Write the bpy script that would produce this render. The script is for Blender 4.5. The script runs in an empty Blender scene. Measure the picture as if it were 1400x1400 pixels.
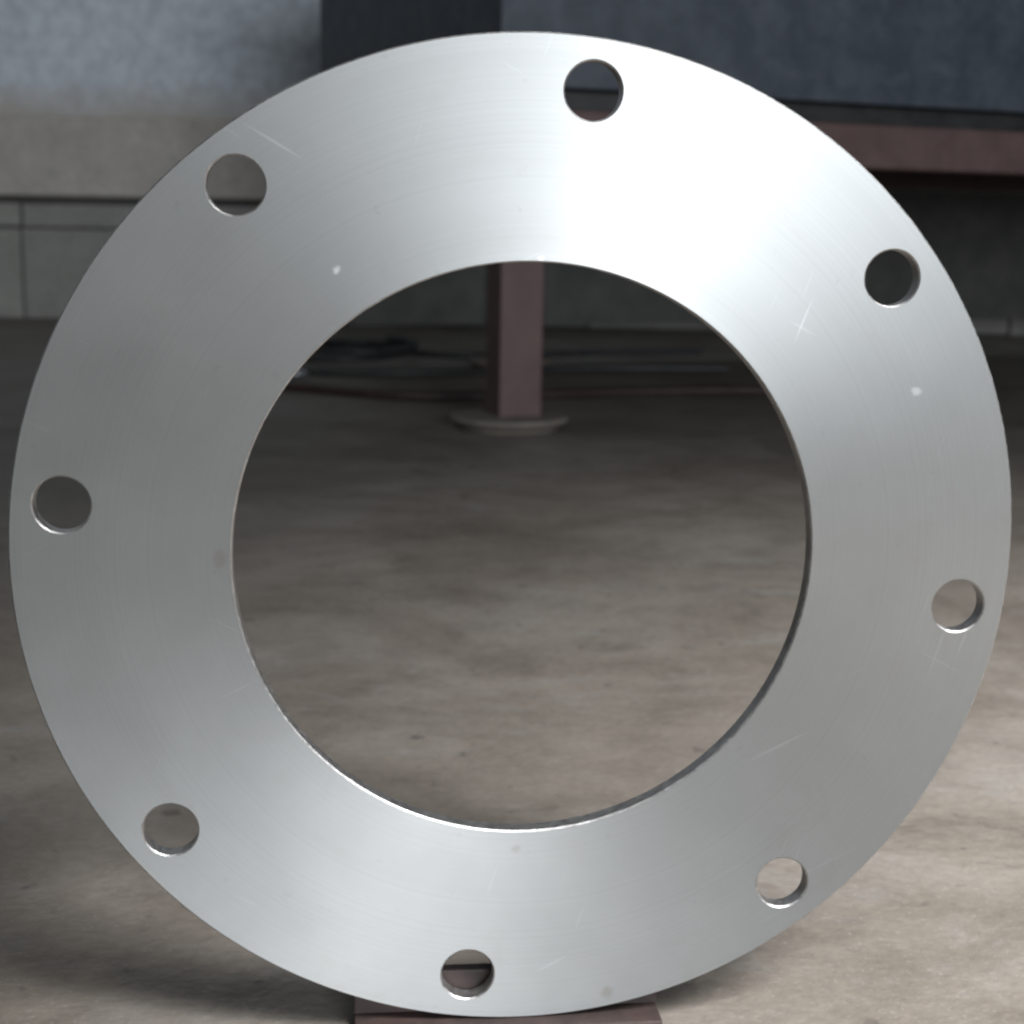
import bpy, bmesh, math, random
from mathutils import Vector, Matrix, noise

# ------------------------------------------------------------------ camera, light, exposure
scene = bpy.context.scene
COL = scene.collection
PITCH, ROLL = math.radians(11.19), math.radians(1.0)
cam_data = bpy.data.cameras.new('camera')
cam = bpy.data.objects.new('camera', cam_data)
COL.objects.link(cam)
CAM_H = 0.3363
cam.matrix_world = (Matrix.Translation((0, 0, CAM_H))
                    @ Matrix.Rotation(math.pi / 2 - PITCH, 4, 'X')
                    @ Matrix.Rotation(ROLL, 4, 'Z'))
cam_data.sensor_width = 36
cam_data.lens = 36 * 2000 / 1400
cam_data.clip_start = 0.01
cam_data.clip_end = 100
cam_data.dof.use_dof = True
cam_data.dof.focus_distance = 0.57
cam_data.dof.aperture_fstop = 14
scene.camera = cam

world = bpy.data.worlds.new('World')
scene.world = world
world.use_nodes = True
bgn = world.node_tree.nodes['Background']
bgn.inputs[0].default_value = (0.86, 0.93, 1.0, 1)
bgn.inputs[1].default_value = 0.12


def area(name, loc, target, sx, sy, power, color):
    d = bpy.data.lights.new(name, 'AREA')
    d.shape = 'RECTANGLE'
    d.size, d.size_y = sx, sy
    d.energy = power
    d.color = color
    o = bpy.data.objects.new(name, d)
    COL.objects.link(o)
    o.location = loc
    o.rotation_euler = (Vector(target) - Vector(loc)).to_track_quat('-Z', 'Y').to_euler()
    return o


# daylight through the workshop opening to the right behind the camera, and a wide far doorway
near = area('near_opening_light', (1.42, -0.50, 1.90), (0.95, 0.25, 0.0), 1.2, 1.0, 46, (0.98, 0.985, 1.0))
near.data.spread = math.radians(58)
area('far_doorway_light', (2.2, -5.0, 1.15), (-0.6, 4.8, 0.6), 2.8, 1.8, 310, (0.88, 0.94, 1.0))

scene.view_settings.view_transform = 'Standard'
scene.view_settings.look = 'None'
scene.view_settings.exposure = 0.0
scene.view_settings.gamma = 1.0
scene.view_settings.use_curve_mapping = False
scene.render.filter_size = 2.2
scene.cycles.filter_width = 2.4
scene.render.resolution_x = scene.render.resolution_y = 1024


# ------------------------------------------------------------------ helpers
class Nodes:
    def __init__(self, name):
        self.m = bpy.data.materials.new(name)
        self.m.use_nodes = True
        self.t = self.m.node_tree
        self.b = self.t.nodes['Principled BSDF']
        self.x = 0

    def n(self, kind, **kw):
        nd = self.t.nodes.new(kind)
        self.x -= 180
        nd.location = (self.x, 0)
        for k, v in kw.items():
            if k.startswith('i_'):
                nd.inputs[k[2:].replace('_', ' ')].default_value = v
            else:
                setattr(nd, k, v)
        return nd

    def l(self, a, b):
        self.t.links.new(a, b)

    def coord(self, scale=(1, 1, 1), loc=(0, 0, 0)):
        tc = self.n('ShaderNodeTexCoord')
        mp = self.n('ShaderNodeMapping')
        mp.inputs['Scale'].default_value = scale
        mp.inputs['Location'].default_value = loc
        self.l(tc.outputs['Object'], mp.inputs['Vector'])
        return mp.outputs[0]

    def noise(self, vec, scale, detail=5, rough=0.6, dist=0.0):
        nd = self.n('ShaderNodeTexNoise')
        nd.inputs['Scale'].default_value = scale
        nd.inputs['Detail'].default_value = detail
        nd.inputs['Roughness'].default_value = rough
        nd.inputs['Distortion'].default_value = dist
        self.l(vec, nd.inputs['Vector'])
        return nd.outputs['Fac']

    def ramp(self, fac, stops):
        nd = self.n('ShaderNodeValToRGB')
        r = nd.color_ramp
        while len(r.elements) < len(stops):
            r.elements.new(0.5)
        for e, (p, c) in zip(r.elements, stops):
            e.position = p
            e.color = (c, c, c, 1) if isinstance(c, (int, float)) else (*c, 1)
        self.l(fac, nd.inputs[0])
        return nd.outputs[0]

    def mix(self, fac, a, b, mode='MIX'):
        nd = self.n('ShaderNodeMix', data_type='RGBA', blend_type=mode)
        for s, v in ((nd.inputs[0], fac), (nd.inputs[6], a), (nd.inputs[7], b)):
            if isinstance(v, (int, float)):
                s.default_value = v
            elif isinstance(v, tuple):
                s.default_value = (*v, 1)
            else:
                self.l(v, s)
        return nd.outputs[2]

    def bump(self, h, strength, dist=0.01):
        nd = self.n('ShaderNodeBump')
        nd.inputs['Strength'].default_value = strength
        nd.inputs['Distance'].default_value = dist
        self.l(h, nd.inputs['Height'])
        self.l(nd.outputs[0], self.b.inputs['Normal'])

    def set(self, **kw):
        for k, v in kw.items():
            s = self.b.inputs[k.replace('_', ' ')]
            if isinstance(v, (int, float)):
                s.default_value = v
            elif isinstance(v, tuple):
                s.default_value = (*v, 1)
            else:
                self.l(v, s)


def math_node(m, op, a, b=None):
    nd = m.n('ShaderNodeMath', operation=op)
    for i, v in enumerate((a, b)):
        if v is None:
            continue
        if isinstance(v, (int, float)):
            nd.inputs[i].default_value = v
        else:
            m.l(v, nd.inputs[i])
    return nd.outputs[0]


def add_box(bm, x0, x1, y0, y1, z0, z1, bevel=0.0):
    mt = Matrix.Translation(((x0 + x1) / 2, (y0 + y1) / 2, (z0 + z1) / 2)) @ Matrix.Diagonal((x1 - x0, y1 - y0, z1 - z0, 1))
    r = bmesh.ops.create_cube(bm, size=1, matrix=mt)
    if bevel:
        es = list({e for v in r['verts'] for e in v.link_edges})
        bmesh.ops.bevel(bm, geom=es, offset=bevel, segments=2, affect='EDGES', profile=0.5)


def obj(name, bm, mat, parent=None, smooth=None):
    me = bpy.data.meshes.new(name)
    bm.to_mesh(me)
    bm.free()
    if smooth is not None:
        for p in me.polygons:
            p.use_smooth = True
        me.set_sharp_from_angle(angle=math.radians(smooth))
    me.materials.append(mat)
    o = bpy.data.objects.new(name, me)
    COL.objects.link(o)
    o.parent = parent
    return o


def box(name, dims, mat, parent=None, bevel=0.0):
    bm = bmesh.new()
    add_box(bm, *dims, bevel)
    return obj(name, bm, mat, parent)


def tag(o, label, cat, group=None):
    o['label'] = label
    o['category'] = cat
    if group:
        o['group'] = group
    return o


def empty(name, loc, rz=0):
    o = bpy.data.objects.new(name, None)
    COL.objects.link(o)
    o.location = loc
    o.rotation_euler = (0, 0, rz)
    o.empty_display_size = 0.05
    return o


def structure(o):
    o['kind'] = 'structure'
    return o


# ------------------------------------------------------------------ materials
def concrete_floor():
    m = Nodes('concrete_floor')
    v = m.coord((1.0, 1.15, 1))
    big = m.noise(v, 3.2, 6, 0.62, 0.8)
    mid = m.noise(v, 13, 8, 0.68, 0.5)
    fine = m.noise(v, 140, 4, 0.6)
    c = m.ramp(big, [(0.30, (0.138, 0.117, 0.097)), (0.5, (0.186, 0.163, 0.138)), (0.70, (0.245, 0.223, 0.197))])
    c = m.mix(0.55, c, m.ramp(mid, [(0.30, (0.62, 0.60, 0.58)), (0.50, (0.97, 0.96, 0.95)), (0.72, (1.16, 1.15, 1.14))]), 'MULTIPLY')
    # scuffed, smeared patches and pale dusty traces
    v2 = m.coord((1.0, 1.9, 1), (3.1, 1.7, 0))
    smear = m.noise(v2, 7, 6, 0.7, 1.4)
    c = m.mix(m.ramp(smear, [(0.55, 0.0), (0.70, 0.5)]), c, (0.245, 0.238, 0.222))
    c = m.mix(m.ramp(smear, [(0.28, 0.55), (0.40, 0.0)]), c, (0.085, 0.072, 0.060))
    v3 = m.coord((1, 1, 1))
    grit = m.noise(v3, 420, 2, 0.5)
    c = m.mix(m.ramp(grit, [(0.62, 0.0), (0.72, 0.45)]), c, (0.30, 0.28, 0.255))
    dots = m.noise(v3, 60, 2, 0.5)
    c = m.mix(m.ramp(dots, [(0.26, 0.6), (0.33, 0.0)]), c, (0.07, 0.062, 0.055))
    c = m.mix(0.35, c, m.ramp(fine, [(0.25, 0.6), (0.75, 1.25)]), 'MULTIPLY')
    m.set(Base_Color=c, Roughness=m.ramp(mid, [(0.3, 0.50), (0.7, 0.72)]))
    m.b.inputs['Specular IOR Level'].default_value = 0.4
    h = m.mix(0.3, mid, fine)
    m.bump(h, 0.5, 0.004)
    return m.m


def plaster():
    m = Nodes('grey_plaster')
    v = m.coord((1, 1, 1))
    big = m.noise(v, 4, 6, 0.6, 0.4)
    fine = m.noise(v, 26, 6, 0.72)
    c = m.ramp(big, [(0.3, (0.54, 0.585, 0.635)), (0.7, (0.66, 0.70, 0.74))])
    c = m.mix(0.5, c, m.ramp(fine, [(0.36, 0.60), (0.64, 1.22)]), 'MULTIPLY')
    # brown dirt splashed up from the ledge
    sep = m.n('ShaderNodeSeparateXYZ')
    tc = m.n('ShaderNodeTexCoord')
    m.l(tc.outputs['Object'], sep.inputs[0])
    hgt = math_node(m, 'ADD', sep.outputs['Z'], math_node(m, 'MULTIPLY', m.noise(v, 7, 5, 0.65), 0.14))
    c = m.mix(m.ramp(math_node(m, 'MULTIPLY', hgt, 1.0), [(0.715, 0.85), (0.84, 0.0)]), c, (0.43, 0.385, 0.34))
    m.set(Base_Color=c, Roughness=0.85)
    m.bump(m.mix(0.5, fine, big), 0.4, 0.006)
    return m.m


def cement(name, lo, hi, scale=6):
    m = Nodes(name)
    v = m.coord((1, 1, 1))
    info = m.n('ShaderNodeObjectInfo')
    big = m.noise(v, scale, 6, 0.65, 0.3)
    fine = m.noise(v, scale * 9, 5, 0.65)
    c = m.ramp(big, [(0.28, lo), (0.72, hi)])
    c = m.mix(0.5, c, m.ramp(fine, [(0.3, 0.7), (0.7, 1.2)]), 'MULTIPLY')
    c = m.mix(0.4, c, m.ramp(info.outputs['Random'], [(0.0, 0.75), (1.0, 1.2)]), 'MULTIPLY')
    m.set(Base_Color=c, Roughness=0.88)
    m.bump(m.mix(0.5, fine, big), 0.5, 0.006)
    return m.m


def painted(name, col, worn, rough=0.5, metallic=0.0, scale=18):
    m = Nodes(name)
    v = m.coord((1, 1, 1))
    a = m.noise(v, scale, 6, 0.65, 0.4)
    b = m.noise(v, scale * 5, 5, 0.7)
    c = m.mix(m.ramp(a, [(0.40, 0.0), (0.70, 1.0)]), col, worn)
    c = m.mix(0.45, c, m.ramp(b, [(0.3, 0.65), (0.7, 1.3)]), 'MULTIPLY')
    m.set(Base_Color=c, Roughness=m.ramp(b, [(0.3, rough - 0.1), (0.7, rough + 0.12)]), Metallic=metallic)
    m.bump(m.mix(0.5, a, b), 0.25, 0.002)
    return m.m


def turned_steel():
    """Lathe-faced mild steel: circular tool marks give the radial fans of light."""
    m = Nodes('turned_steel')
    tc = m.n('ShaderNodeTexCoord')
    sep = m.n('ShaderNodeSeparateXYZ')
    m.l(tc.outputs['Object'], sep.inputs[0])
    comb = m.n('ShaderNodeCombineXYZ')
    m.l(sep.outputs['X'], comb.inputs['X'])
    m.l(sep.outputs['Y'], comb.inputs['Y'])
    ln = m.n('ShaderNodeVectorMath', operation='LENGTH')
    m.l(comb.outputs[0], ln.inputs[0])
    rad = ln.outputs['Value']
    cr = m.n('ShaderNodeCombineXYZ')
    m.l(rad, cr.inputs['X'])
    grooves = m.noise(cr.outputs[0], 620, 3, 0.7)
    bands = m.noise(cr.outputs[0], 45, 3, 0.6)
    v = tc.outputs['Object']
    blot = m.noise(v, 16, 6, 0.6, 0.3)
    spk = m.noise(v, 130, 3, 0.6)
    base = m.ramp(blot, [(0.3, (0.274, 0.276, 0.272)), (0.7, (0.302, 0.304, 0.299))])
    base = m.mix(0.32, base, m.ramp(grooves, [(0.3, 0.84), (0.7, 1.10)]), 'MULTIPLY')
    # faint scratches from handling, running every way
    for ang, sc in ((0.5, 1.0), (1.9, 1.3), (2.7, 0.8)):
        mp = m.n('ShaderNodeMapping')
        mp.inputs['Rotation'].default_value = (0, 0, ang)
        m.l(tc.outputs['Object'], mp.inputs['Vector'])
        st = m.n('ShaderNodeVectorMath', operation='MULTIPLY')
        st.inputs[1].default_value = (14 * sc, 330 * sc, 1)
        m.l(mp.outputs[0], st.inputs[0])
        sc_n = m.noise(st.outputs[0], 1.0, 2, 0.5, 0.2)
        base = m.mix(m.ramp(sc_n, [(0.71, 0.0), (0.80, 0.4)]), base, (0.48, 0.48, 0.48))
    smudge = m.noise(v, 34, 7, 0.7, 1.0)
    base = m.mix(m.ramp(smudge, [(0.56, 0.0), (0.72, 0.35)]), base, (0.27, 0.26, 0.245))
    base = m.mix(0.5, base, m.ramp(spk, [(0.22, 0.80), (0.34, 1.0)]), 'MULTIPLY')
    # handling nicks and stains
    for (sx, sy), sr, col in (((-0.0745, 0.1111), 0.0016, (0.75, 0.75, 0.75)), ((0.1551, 0.0670), 0.0018, (0.55, 0.545, 0.53)),
                              ((0.0032, 0.1171), 0.0012, (0.7, 0.7, 0.7)), ((0.0407, 0.1795), 0.0016, (0.17, 0.17, 0.18)),
                              ((0.0379, -0.1900), 0.0030, (0.21, 0.20, 0.185)), ((-0.0024, -0.1235), 0.0022, (0.22, 0.21, 0.20)),
                              ((-0.1203, 0.0013), 0.0032, (0.25, 0.225, 0.215))):
        ds = m.n('ShaderNodeVectorMath', operation='DISTANCE')
        m.l(comb.outputs[0], ds.inputs[0])
        ds.inputs[1].default_value = (sx, sy, 0)
        d = math_node(m, 'ADD', ds.outputs['Value'], math_node(m, 'MULTIPLY', math_node(m, 'SUBTRACT', spk, 0.5), sr * 3))
        d = math_node(m, 'DIVIDE', d, sr * 2)
        base = m.mix(m.ramp(d, [(0.2, 0.6), (0.62, 0.0)]), base, col)
    # turned grooves spread light along the radius; direction worked out at every shading point
    nz = m.n('ShaderNodeVectorMath', operation='NORMALIZE')
    m.l(comb.outputs[0], nz.inputs[0])
    tg = m.n('ShaderNodeVectorTransform', vector_type='VECTOR', convert_from='OBJECT', convert_to='WORLD')
    m.l(nz.outputs[0], tg.inputs[0])
    rough = math_node(m, 'ADD', m.ramp(blot, [(0.3, 0.41), (0.7, 0.44)]), math_node(m, 'MULTIPLY', bands, 0.05))
    m.set(Base_Color=base, Metallic=1.0, Roughness=rough, Anisotropic=0.80)
    m.l(tg.outputs[0], m.b.inputs['Tangent'])
    m.bump(grooves, 0.05, 0.0006)
    return m.m


M_FLOOR = concrete_floor()
M_PLASTER = plaster()
M_LEDGE = cement('ledge_cement', (0.40, 0.365, 0.325), (0.54, 0.50, 0.455))
M_BLOCK = cement('block_cement', (0.25, 0.245, 0.222), (0.35, 0.34, 0.31))
M_MORTAR = cement('mortar', (0.05, 0.048, 0.043), (0.08, 0.076, 0.068))
M_STEEL = turned_steel()
M_BORE = painted('cut_steel_edge', (0.38, 0.37, 0.36), (0.54, 0.53, 0.52), 0.45, 1.0, 90)
M_SHEET = painted('blue_grey_paint', (0.030, 0.039, 0.053), (0.062, 0.073, 0.089), 0.55)
M_OXIDE = painted('brown_oxide_paint', (0.085, 0.047, 0.044), (0.108, 0.066, 0.060), 0.6)
M_FOOT = painted('dusty_foot', (0.16, 0.138, 0.118), (0.205, 0.18, 0.155), 0.75)
M_RUST = painted('rusty_angle', (0.030, 0.020, 0.018), (0.075, 0.046, 0.040), 0.7)
M_RUBBER = painted('black_rubber', (0.012, 0.012, 0.013), (0.03, 0.028, 0.027), 0.5)
M_RUBBER_RED = painted('maroon_rubber', (0.022, 0.009, 0.008), (0.035, 0.018, 0.016), 0.55)
M_ZINC = painted('zinc', (0.55, 0.56, 0.57), (0.65, 0.66, 0.67), 0.35, 1.0)
M_UNDER_SHADE = painted('under_bench_shade', (0.040, 0.039, 0.035), (0.065, 0.062, 0.055), 0.7)  # dark colour standing in for the shade beneath the bench
M_TOP = painted('bench_top', (0.07, 0.07, 0.07), (0.10, 0.10, 0.10), 0.6)

# ------------------------------------------------------------------ setting
bm = bmesh.new()
vs = [bm.verts.new(p) for p in ((-7, -7, 0), (7, -7, 0), (7, 4.95, 0), (-7, 4.95, 0))]
bm.faces.new(vs)
structure(obj('floor', bm, M_FLOOR))

WALL_Y = 4.822
wall = structure(box('wall', (-4.2, 4.2, WALL_Y + 0.05, WALL_Y + 0.25, 0, 2.6), M_PLASTER))
box('mortar', (-4.2, 4.2, WALL_Y + 0.012, WALL_Y + 0.048, 0, 0.39), M_MORTAR, wall)
bm = bmesh.new()
add_box(bm, -4.2, 4.2, WALL_Y - 0.055, WALL_Y + 0.048, 0.394, 0.640, 0.008)
for v in bm.verts:
    v.co.y += noise.noise(v.co * 3) * 0.004
box_ledge = obj('ledge', bm, M_LEDGE, wall)
random.seed(4)
# two courses of cement blocks under the ledge
for z0, z1, w, off in ((0.004, 0.292, 0.46, -1.605), (0.300, 0.372, 0.46, -1.600)):
    bm = bmesh.new()
    add_box(bm, 0.004, w - 0.004, -0.016, 0.016, z0, z1, 0.004)
    me = bpy.data.meshes.new('block')
    bm.to_mesh(me)
    bm.free()
    me.materials.append(M_BLOCK)
    k = -5
    while off + k * w < 4.1:
        o = bpy.data.objects.new('block', me)
        COL.objects.link(o)
        o.parent = wall
        o.location = (off + k * w, WALL_Y + 0.004 + random.uniform(-0.004, 0.004), random.uniform(-0.003, 0.003))
        k += 1

# ------------------------------------------------------------------ bench behind the ring
YAW = math.radians(22)
bench = empty('workbench', (-0.022, 2.385, 0), YAW)
tag(bench, 'large workbench with dark blue-grey sheet sides on a brown steel frame', 'workbench')
L, D = 2.4, 1.10
# legs: square tube standing on round foot plates
LW, LD = 0.076, 0.066
leg_bm = bmesh.new()
add_box(leg_bm, 0, LW, 0, LD, 0.014, 0.438, 0.004)
leg_me = bpy.data.meshes.new('leg')
leg_bm.to_mesh(leg_me)
leg_bm.free()
leg_me.materials.append(M_OXIDE)
foot_bm = bmesh.new()
prof = [(0.0, 0.0), (0.078, 0.0), (0.082, 0.006), (0.098, 0.016), (0.098, 0.020), (0.094, 0.022), (0.0, 0.023)]
N = 56
rings = []
for r, z in prof:
    if r == 0:
        rings.append([foot_bm.verts.new((0, 0, z))])
    else:
        rings.append([foot_bm.verts.new((r * math.cos(2 * math.pi * i / N), r * math.sin(2 * math.pi * i / N), z)) for i in range(N)])
for a, b in zip(rings, rings[1:]):
    for i in range(N):
        j = (i + 1) % N
        if len(a) == 1:
            foot_bm.faces.new((a[0], b[j], b[i]))
        elif len(b) == 1:
            foot_bm.faces.new((a[i], a[j], b[0]))
        else:
            foot_bm.faces.new((a[i], a[j], b[j], b[i]))
foot_me = bpy.data.meshes.new('foot_plate')
foot_bm.to_mesh(foot_me)
foot_bm.free()
foot_me.materials.append(M_FOOT)
for lx, ly in ((0, 0.004), (L - LW, 0.004), (0.385, D - LD - 0.062), (L - LW, D - LD - 0.004)):
    o = bpy.data.objects.new('leg', leg_me)
    COL.objects.link(o)
    o.parent = bench
    o.location = (lx, ly, 0)
    f = bpy.data.objects.new('foot_plate', foot_me)
    COL.objects.link(f)
    f.parent = o
    f.location = (LW / 2 - 0.012, LD / 2 - 0.01, 0)
# brown frame rails, a little behind the sheet faces
box('rail', (-0.002, L + 0.002, 0.008, 0.058, 0.440, 0.516), M_OXIDE, bench, 0.004)
box('rail', (-0.002, L + 0.002, D - 0.058, D - 0.008, 0.440, 0.516), M_OXIDE, bench, 0.004)
box('rail', (0.006, 0.056, 0.060, D - 0.060, 0.440, 0.516), M_OXIDE, bench, 0.004)
box('rail', (L - 0.056, L - 0.006, 0.060, D - 0.060, 0.440, 0.516), M_OXIDE, bench, 0.004)
# shadow gap below the sheets painted in as a black strip, also cabinet floor
box('shadow_gap_strip', (0.022, L - 0.022, 0.030, D - 0.030, 0.5165, 0.548), M_RUBBER, bench)
box('front_sheet', (-0.012, L + 0.012, -0.010, -0.006, 0.549, 1.0), M_SHEET, bench)
box('side_sheet', (-0.012, -0.008, -0.0055, D, 0.549, 1.0), M_SHEET, bench)
box('side_sheet', (L + 0.008, L + 0.012, -0.0055, D, 0.549, 1.0), M_SHEET, bench)
box('back_sheet', (-0.0075, L + 0.0075, D - 0.004, D, 0.549, 1.0), M_SHEET, bench)
box('added_dark_panel', (0.05, L - 0.05, D - 0.005, D - 0.002, 0.095, 0.438), M_UNDER_SHADE, bench)  # added panel, guessed, to darken the space under the bench
box('bench_top', (-0.03, L + 0.03, -0.03, D + 0.03, 1.002, 1.04), M_TOP, bench, 0.004)


# ------------------------------------------------------------------ cables on the floor under the bench
def tube(name, pts, r, mat, n=10):
    cu = bpy.data.curves.new(name, 'CURVE')
    cu.dimensions = '3D'
    sp = cu.splines.new('NURBS')
    sp.points.add(len(pts) - 1)
    for p, c in zip(sp.points, pts):
        p.co = (*c, 1)
    sp.use_endpoint_u = True
    sp.order_u = 4
    sp.resolution_u = 6
    cu.bevel_depth = r
    cu.bevel_resolution = 3
    cu.use_fill_caps = True
    t = bpy.data.objects.new(name + '_curve', cu)
    COL.objects.link(t)
    me = bpy.data.meshes.new_from_object(t.evaluated_get(bpy.context.evaluated_depsgraph_get()))
    bpy.data.objects.remove(t)
    me.name = name
    for p in me.polygons:
        p.use_smooth = True
    me.materials.clear()
    me.materials.append(mat)
    o = bpy.data.objects.new(name, me)
    COL.objects.link(o)
    return o


r = 0.009
h = tube('hose', [(-0.75, 2.98, r), (-0.56, 2.94, r), (-0.44, 2.90, r), (-0.34, 2.84, r), (-0.25, 2.78, r), (-0.15, 2.77, r),
                  (-0.02, 2.80, r), (0.10, 2.86, r), (0.30, 2.95, r), (0.6, 3.0, r)], r, M_RUBBER_RED)
tag(h, 'dark maroon hose lying across the floor just behind the brown bench leg', 'hose')
r = 0.008
c1 = tube('cable', [(-0.70, 3.28, r), (-0.56, 3.25, r), (-0.45, 3.20, r), (-0.34, 3.19, r), (-0.22, 3.20, r), (-0.08, 3.26, r),
                    (0.06, 3.36, r), (0.25, 3.42, r), (0.5, 3.44, r)], r, M_RUBBER)
tag(c1, 'black cable stretched nearly straight over the floor between the maroon hose and the coiled cable', 'cable')
loop = []
for i in range(34):
    a = i * 0.42
    rr = 0.17 - 0.0016 * i
    loop.append((-0.43 + rr * math.cos(a) * 1.05 + 0.002 * i, 3.62 + rr * math.sin(a) * 1.5, r + 0.0135 * (a / (2 * math.pi)) + 0.001))
loop = [(0.5, 3.92, r), (0.25, 3.86, r), (0.0, 3.72, r), (-0.15, 3.64, r)] + loop[1:]
c2 = tube('cable', loop, r, M_RUBBER)
tag(c2, 'black cable coiled in loops on the floor in the shade of the bench', 'cable')
bm = bmesh.new()
for r1, z0, z1 in ((0.011, 0, 0.03), (0.014, 0.030, 0.038), (0.0085, 0.038, 0.058)):
    bmesh.ops.create_cone(bm, cap_ends=True, segments=20, radius1=r1, radius2=r1 * 0.94, depth=z1 - z0,
                          matrix=Matrix.Translation((0, 0, (z0 + z1) / 2)))
pl = obj('hose_coupling', bm, M_ZINC, None, 40)
pl.location = (-0.49, 3.12, 0.0135)
pl.rotation_euler = (math.radians(90), 0, math.radians(62))
tag(pl, 'small shiny metal coupling lying beside the black cable on the floor', 'coupling')

# ------------------------------------------------------------------ the steel ring
R0, R1, RB, RH, T, BEV = 0.2, 0.2 * 0.5782, 0.2 * 0.9031, 0.0109, 0.0078, 0.0006
cu = bpy.data.curves.new('flange_ring', 'CURVE')
cu.dimensions = '2D'
cu.fill_mode = 'BOTH'


def circle(cx, cy, rad, n, ccw=True):
    sp = cu.splines.new('POLY')
    sp.points.add(n - 1)
    for i, p in enumerate(sp.points):
        a = 2 * math.pi * i / n * (1 if ccw else -1)
        p.co = (cx + rad * math.cos(a), cy + rad * math.sin(a), 0, 1)
    sp.use_cyclic_u = True


circle(0, 0, R0, 360)
circle(0, 0, R1, 256, False)
PH = math.radians(83.11)
for k in range(8):
    a = PH - k * math.pi / 4
    circle(RB * math.cos(a), RB * math.sin(a), RH, 64, False)
cu.offset = -BEV
cu.extrude = T / 2 - BEV
cu.bevel_depth = BEV
cu.bevel_resolution = 0
t = bpy.data.objects.new('ring_curve', cu)
COL.objects.link(t)
me = bpy.data.meshes.new_from_object(t.evaluated_get(bpy.context.evaluated_depsgraph_get()))
bpy.data.objects.remove(t)
me.name = 'flange_ring'
me.transform(Matrix.Translation((0, 0, -T / 2)))
bm = bmesh.new()
bm.from_mesh(me)
bmesh.ops.remove_doubles(bm, verts=bm.verts, dist=1e-5)
bm.to_mesh(me)
bm.free()
me.set_sharp_from_angle(angle=math.radians(15))
for p in me.polygons:
    p.use_smooth = abs(p.normal.z) < 0.99
me.materials.clear()
me.materials.append(M_STEEL)
me.materials.append(M_BORE)
for p in me.polygons:
    p.material_index = 0 if abs(p.normal.z) > 0.99 else 1
ring = bpy.data.objects.new('flange_ring', me)
COL.objects.link(ring)
nrm = Vector((0.10462, -0.99451, 0))
xax = Vector((0, 0, 1)).cross(nrm)
ring.matrix_world = Matrix(((xax.x, 0, nrm.x, 0.0063), (xax.y, 0, nrm.y, 0.5664), (0, 1, 0, 0.206), (0, 0, 0, 1)))
tag(ring, 'flat machined steel flange ring with eight bolt holes standing upright', 'flange')

# ------------------------------------------------------------------ rusty angle iron that carries the ring
stand = empty('angle_iron', (0.0063, 0.5664, 0), math.radians(6.0))
bm = bmesh.new()
add_box(bm, -0.069, 0.061, -0.007, 0.0085, 0, 0.0058, 0.0008)
obj('base_flange', bm, M_RUST, stand)
bm = bmesh.new()
add_box(bm, -0.0692, 0.0612, 0.0087, 0.0145, 0, 0.024, 0.0008)
obj('upright_flange', bm, M_RUST, stand)
tag(stand, 'short rusty brown angle iron on the floor carrying the steel ring', 'angle iron')
